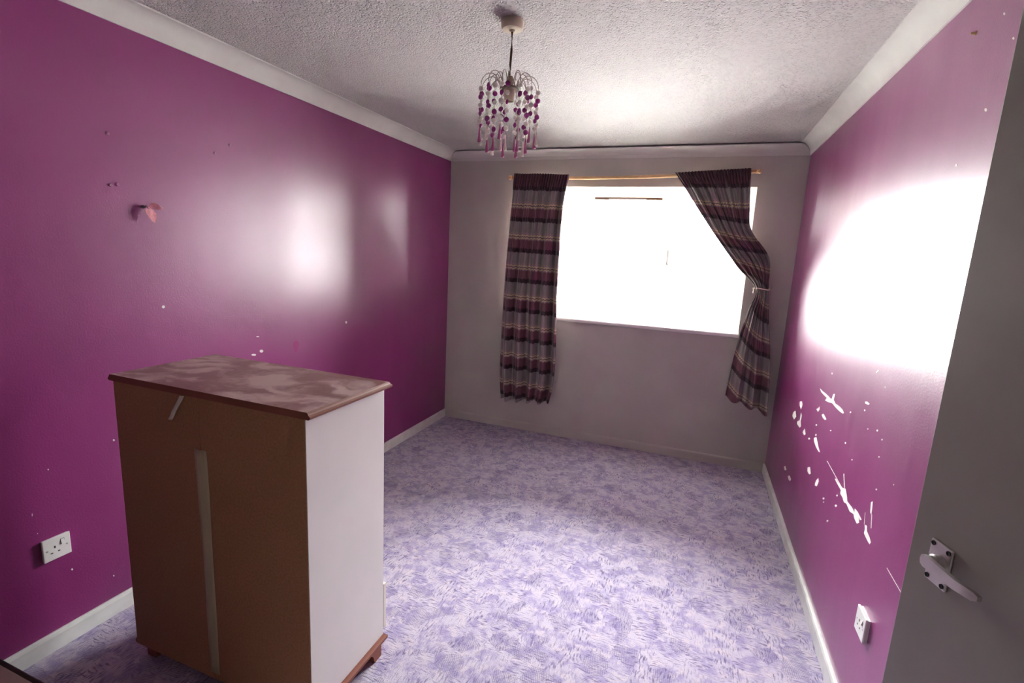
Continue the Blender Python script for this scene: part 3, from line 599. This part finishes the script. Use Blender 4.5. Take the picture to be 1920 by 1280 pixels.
# ------------------------------------------------------------------ curtains
def interp(tab, z):
    for (za, xa), (zb, xb) in zip(tab, tab[1:]):
        if za >= z >= zb:
            t = (za-z)/max(1e-9, za-zb); return xa+(xb-xa)*t
    return tab[0][1] if z > tab[0][0] else tab[-1][1]
def smooth_path(pts, n):
    """Catmull-Rom through 3D points, n samples"""
    P = [Vector(p) for p in pts]; out = []; m = len(P)-1
    for i in range(n+1):
        t = i/n*m; k = min(int(t), m-1); f = t-k
        p0, p1, p2, p3 = P[max(k-1, 0)], P[k], P[k+1], P[min(k+2, m)]
        out.append(.5*((2*p1)+(p2-p0)*f+(2*p0-5*p1+4*p2-p3)*f*f+(3*p1-p0-3*p2+p3)*f**3))
    return out
def curtain(name, label, left, right, depth, width, nu=150, nv=110, seed=1, bias=None):
    """left/right: edge point lists (x, z) of equal count; depth(u,v): y of the cloth"""
    rnd = random.Random(seed)
    L = smooth_path([(x, 0, z) for x, z in left], nv); R = smooth_path([(x, 0, z) for x, z in right], nv)
    bm = bmesh.new(); uvl = bm.loops.layers.uv.new('UVMap'); grid = []
    for i in range(nu+1):
        u = i/nu; colv = []; acc = 0; prev = None
        for j in range(nv+1):
            v = j/nv; uu = bias(u, v) if bias else u
            p = L[j].lerp(R[j], uu); p.y, dz = depth(u, v); p.z += dz
            if prev is not None: acc += math.hypot(p.x-prev.x, p.z-prev.z)
            prev = p.copy(); colv.append((bm.verts.new(p), (u*width, acc)))
        grid.append(colv)
    for i in range(nu):
        for j in range(nv):
            q = (grid[i][j], grid[i+1][j], grid[i+1][j+1], grid[i][j+1])
            f = bm.faces.new([a[0] for a in q]); f.smooth = True
            for lp, a in zip(f.loops, q): lp[uvl].uv = a[1]
    bmesh.ops.recalc_face_normals(bm, faces=bm.faces[:])
    o = obj(name, bm, M['curtain'], None, True)
    m = o.modifiers.new('thick', 'SOLIDIFY'); m.thickness = .0016; m.offset = 0
    return tag(o, label, 'curtain', 'curtains at the window')
def sstep(a, b, x):
    t = max(0, min(1, (x-a)/(b-a))); return t*t*(3-2*t)
def dl(u, v):
    hd = 1-sstep(.05, .12, v)                     # gathered heading
    low = sstep(.08, .6, v)
    y = -.104 + hd*.012*math.sin(2*math.pi*21*u+1.3*math.sin(9*u)) - hd*.004
    f1 = math.sin(2*math.pi*(4.6*u+.12*math.sin(3*v))+.4); f2 = math.sin(2*math.pi*(8.7*u+.2*v)+2)
    y += (1-hd)*((.015+.022*low)*f1+(.012-.003*low)*f2+.006*math.sin(2*math.pi*17*u+2*v)*(1-.6*low))
    y -= .020*math.exp(-((u-.50)/.05)**2)*sstep(.45, .75, v)*-1.6
    dz = hd*.0035*math.sin(2*math.pi*21*u+.6)*(1 if v < .02 else 0) + .008*math.sin(2*math.pi*4.6*u)*sstep(.9, 1, v)
    return y, dz
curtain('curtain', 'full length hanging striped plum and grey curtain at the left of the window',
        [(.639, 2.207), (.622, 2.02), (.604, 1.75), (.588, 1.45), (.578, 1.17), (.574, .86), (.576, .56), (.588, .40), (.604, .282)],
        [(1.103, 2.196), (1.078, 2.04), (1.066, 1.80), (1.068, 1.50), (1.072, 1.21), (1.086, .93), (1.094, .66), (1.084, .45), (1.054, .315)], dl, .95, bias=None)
def dr(u, v):
    hd = 1-sstep(.045, .11, v); tie = math.exp(-((v-.535)/.075)**2); low = sstep(.55, .95, v)
    y = -.104 + hd*.012*math.sin(2*math.pi*23*u+1.1*math.sin(7*u))
    mid = (1-hd)*(1-low)
    y += mid*(.016*math.sin(2*math.pi*(7.2*u-.5*v))+.009*math.sin(2*math.pi*13*u+1))*(1-.3*tie)
    y += low*(.033*math.sin(2*math.pi*(2.6*u)+.6)+.006*math.sin(2*math.pi*6.1*u))
    y += tie*(.030*math.sin(math.pi*u)*-1 + .012)
    dz = hd*.0035*math.sin(2*math.pi*23*u)*(1 if v < .02 else 0)+.014*math.sin(2*math.pi*2.6*u+2.0)*sstep(.85, 1, v)
    return y, dz
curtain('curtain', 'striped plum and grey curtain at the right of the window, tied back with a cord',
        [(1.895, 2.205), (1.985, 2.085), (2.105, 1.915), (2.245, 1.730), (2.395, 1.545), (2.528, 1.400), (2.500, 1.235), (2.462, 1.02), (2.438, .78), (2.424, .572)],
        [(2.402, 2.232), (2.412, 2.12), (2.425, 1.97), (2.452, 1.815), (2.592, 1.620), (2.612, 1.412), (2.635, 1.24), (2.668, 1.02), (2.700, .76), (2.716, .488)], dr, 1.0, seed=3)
tb = tag(empty('curtain_tieback', (2.571, -.10, 1.402)), 'thin cream cord tied round the right curtain', 'tieback')
bm = bmesh.new(); pts = []
for i in range(29):
    a = 2*math.pi*i/28; pts.append((.058*math.cos(a), -.008+.050*math.sin(a), .003*math.cos(a)+.004*math.sin(2*a)-.004*math.cos(a)))
tube(bm, pts, .0038, 8); obj('cord', bm, M['rope'], tb, True)
bm = bmesh.new(); lathe(bm, [(.003, .006), (.007, 0), (.007, -.006), (.004, -.008), (.006, -.016), (.007, -.032), (0, -.033)], 12, (-.052, -.018, -.002)); obj('tassel', bm, M['rope'], tb, True)
bm = bmesh.new(); tube(bm, [(.046, .0, 0), (.060, .03, .003), (.068, .06, .006), (.070, .099, .008)], .003, 6); obj('loop', bm, M['rope'], tb, True)
bm = bmesh.new(); lathe(bm, [(.009, .100), (.009, .096), (.003, .092), (.003, .075), (.006, .072), (0, .070)], 12, (.070, 0, .008), 'y'); obj('wall_hook', bm, M['satin_alu'], tb, True)

# ------------------------------------------------------------------ pendant light with bead strings
PX, PY = 1.390, -2.197
pl = tag(empty('pendant_light', (PX, PY, H)), 'hanging ceiling light with purple and pearl bead strings', 'pendant light')
bm = bmesh.new(); lathe(bm, [(.040, 0), (.042, -.004), (.041, -.026), (.036, -.032), (.012, -.034), (.008, -.040), (0, -.040)], 32); autosmooth(obj('ceiling_rose', bm, M['rose'], pl), 40)
bm = bmesh.new(); tube(bm, [(0, 0, -.036), (.001, 0, -.10), (-.0015, .001, -.15), (0, 0, -.206)], .0046, 8); obj('flex', bm, M['cord'], pl, True)
bm = bmesh.new(); lathe(bm, [(.004, -.190), (.011, -.193), (.0135, -.200), (.0145, -.222), (.018, -.226), (.018, -.232), (.0, -.232)], 20); autosmooth(obj('lamp_holder', bm, M['tan'], pl), 40)
bm = bmesh.new(); lathe(bm, [(.0, -.232), (.021, -.232), (.021, -.258), (.019, -.262), (.019, -.280), (.0165, -.280), (.0165, -.262), (0, -.260)], 24); autosmooth(obj('holder_skirt', bm, M['rose'], pl), 40)
bm = bmesh.new()
lathe(bm, [(.019, -.232), (.036, -.232), (.037, -.234), (.037, -.238), (.036, -.240), (.019, -.240)], 28); obj('hub_ring', bm, M['wire'], pl)
def bead_mesh(name, mat):
    bm = bmesh.new(); lathe(bm, [(0, .0042), (.005, .0035), (.0078, .0012), (.0078, -.0012), (.005, -.0035), (0, -.0042)], 12, axis='y'); return mesh_of(name, bm, mat, True)
def drop_mesh(name, mat):
    bm = bmesh.new(); lathe(bm, [(0, 0), (.0016, -.001), (.0026, -.012), (.0048, -.036), (.0066, -.050), (.0060, -.0545), (0, -.056)], 10); return mesh_of(name, bm, mat, True)
BP, BW = bead_mesh('bead_purple', M['bead_p']), bead_mesh('bead_pearl', M['bead_w'])
DP, DWm = drop_mesh('drop_pink', M['drop_p']), drop_mesh('drop_cream', M['drop_w'])
rnd = random.Random(11)
def string(ang, r, zpk, zend, nb, first, dropm, gap):
    c, s = math.cos(ang), math.sin(ang); prof = []
    for i in range(13):
        t = i/12
        if t < .4:
            q = t/.4; rr = .030+(r*.62-.030)*q; z = -.236+(zpk+.236)*math.sin(q*math.pi/2)
        else:
            q = (t-.4)/.6; rr = r*.62+r*.38*math.sin(q*math.pi/2); z = zpk-(zpk-zend)*(1-math.cos(q*math.pi/2))
        prof.append((rr*c, rr*s, z))
    bm = bmesh.new(); tube(bm, prof, .0016, 5)
    zb = zend-.010; zlast = zb-gap*nb
    tube(bm, [(r*c, r*s, zend+.002), (r*c, r*s, zlast+.004)], .0006, 4)
    a = obj('bead_string', bm, M['wire'], pl, True)
    for k in range(nb):
        b = link('bead', (BP, BW)[(k+first) % 2], a); b.location = (r*c, r*s, zb-gap*k-.004); b.rotation_euler = (rnd.uniform(-.15, .15), rnd.uniform(-.1, .1), rnd.uniform(-.9, .9)); sc_ = rnd.uniform(1.08, 1.3); b.scale = (sc_, sc_, sc_)
    d = link('drop', dropm, a); d.location = (r*c, r*s, zlast+.006); d.rotation_euler = (rnd.uniform(-.05, .05), rnd.uniform(-.05, .05), 0)
for i in range(12):
    string(2*math.pi*(i+.3)/12+rnd.uniform(-.06, .06), .110+rnd.uniform(-.004, .004), -.192, -.238, 5, i % 2 if i % 5 else 1, DP if i % 2 else DWm, .0285)
for i in range(9):
    string(2*math.pi*(i+.1)/9+rnd.uniform(-.06, .06), .072+rnd.uniform(-.005, .005), -.188, -.225, 6, (i+1) % 2, DWm if i % 3 == 1 else DP, .031)
bpy.context.view_layer.update()
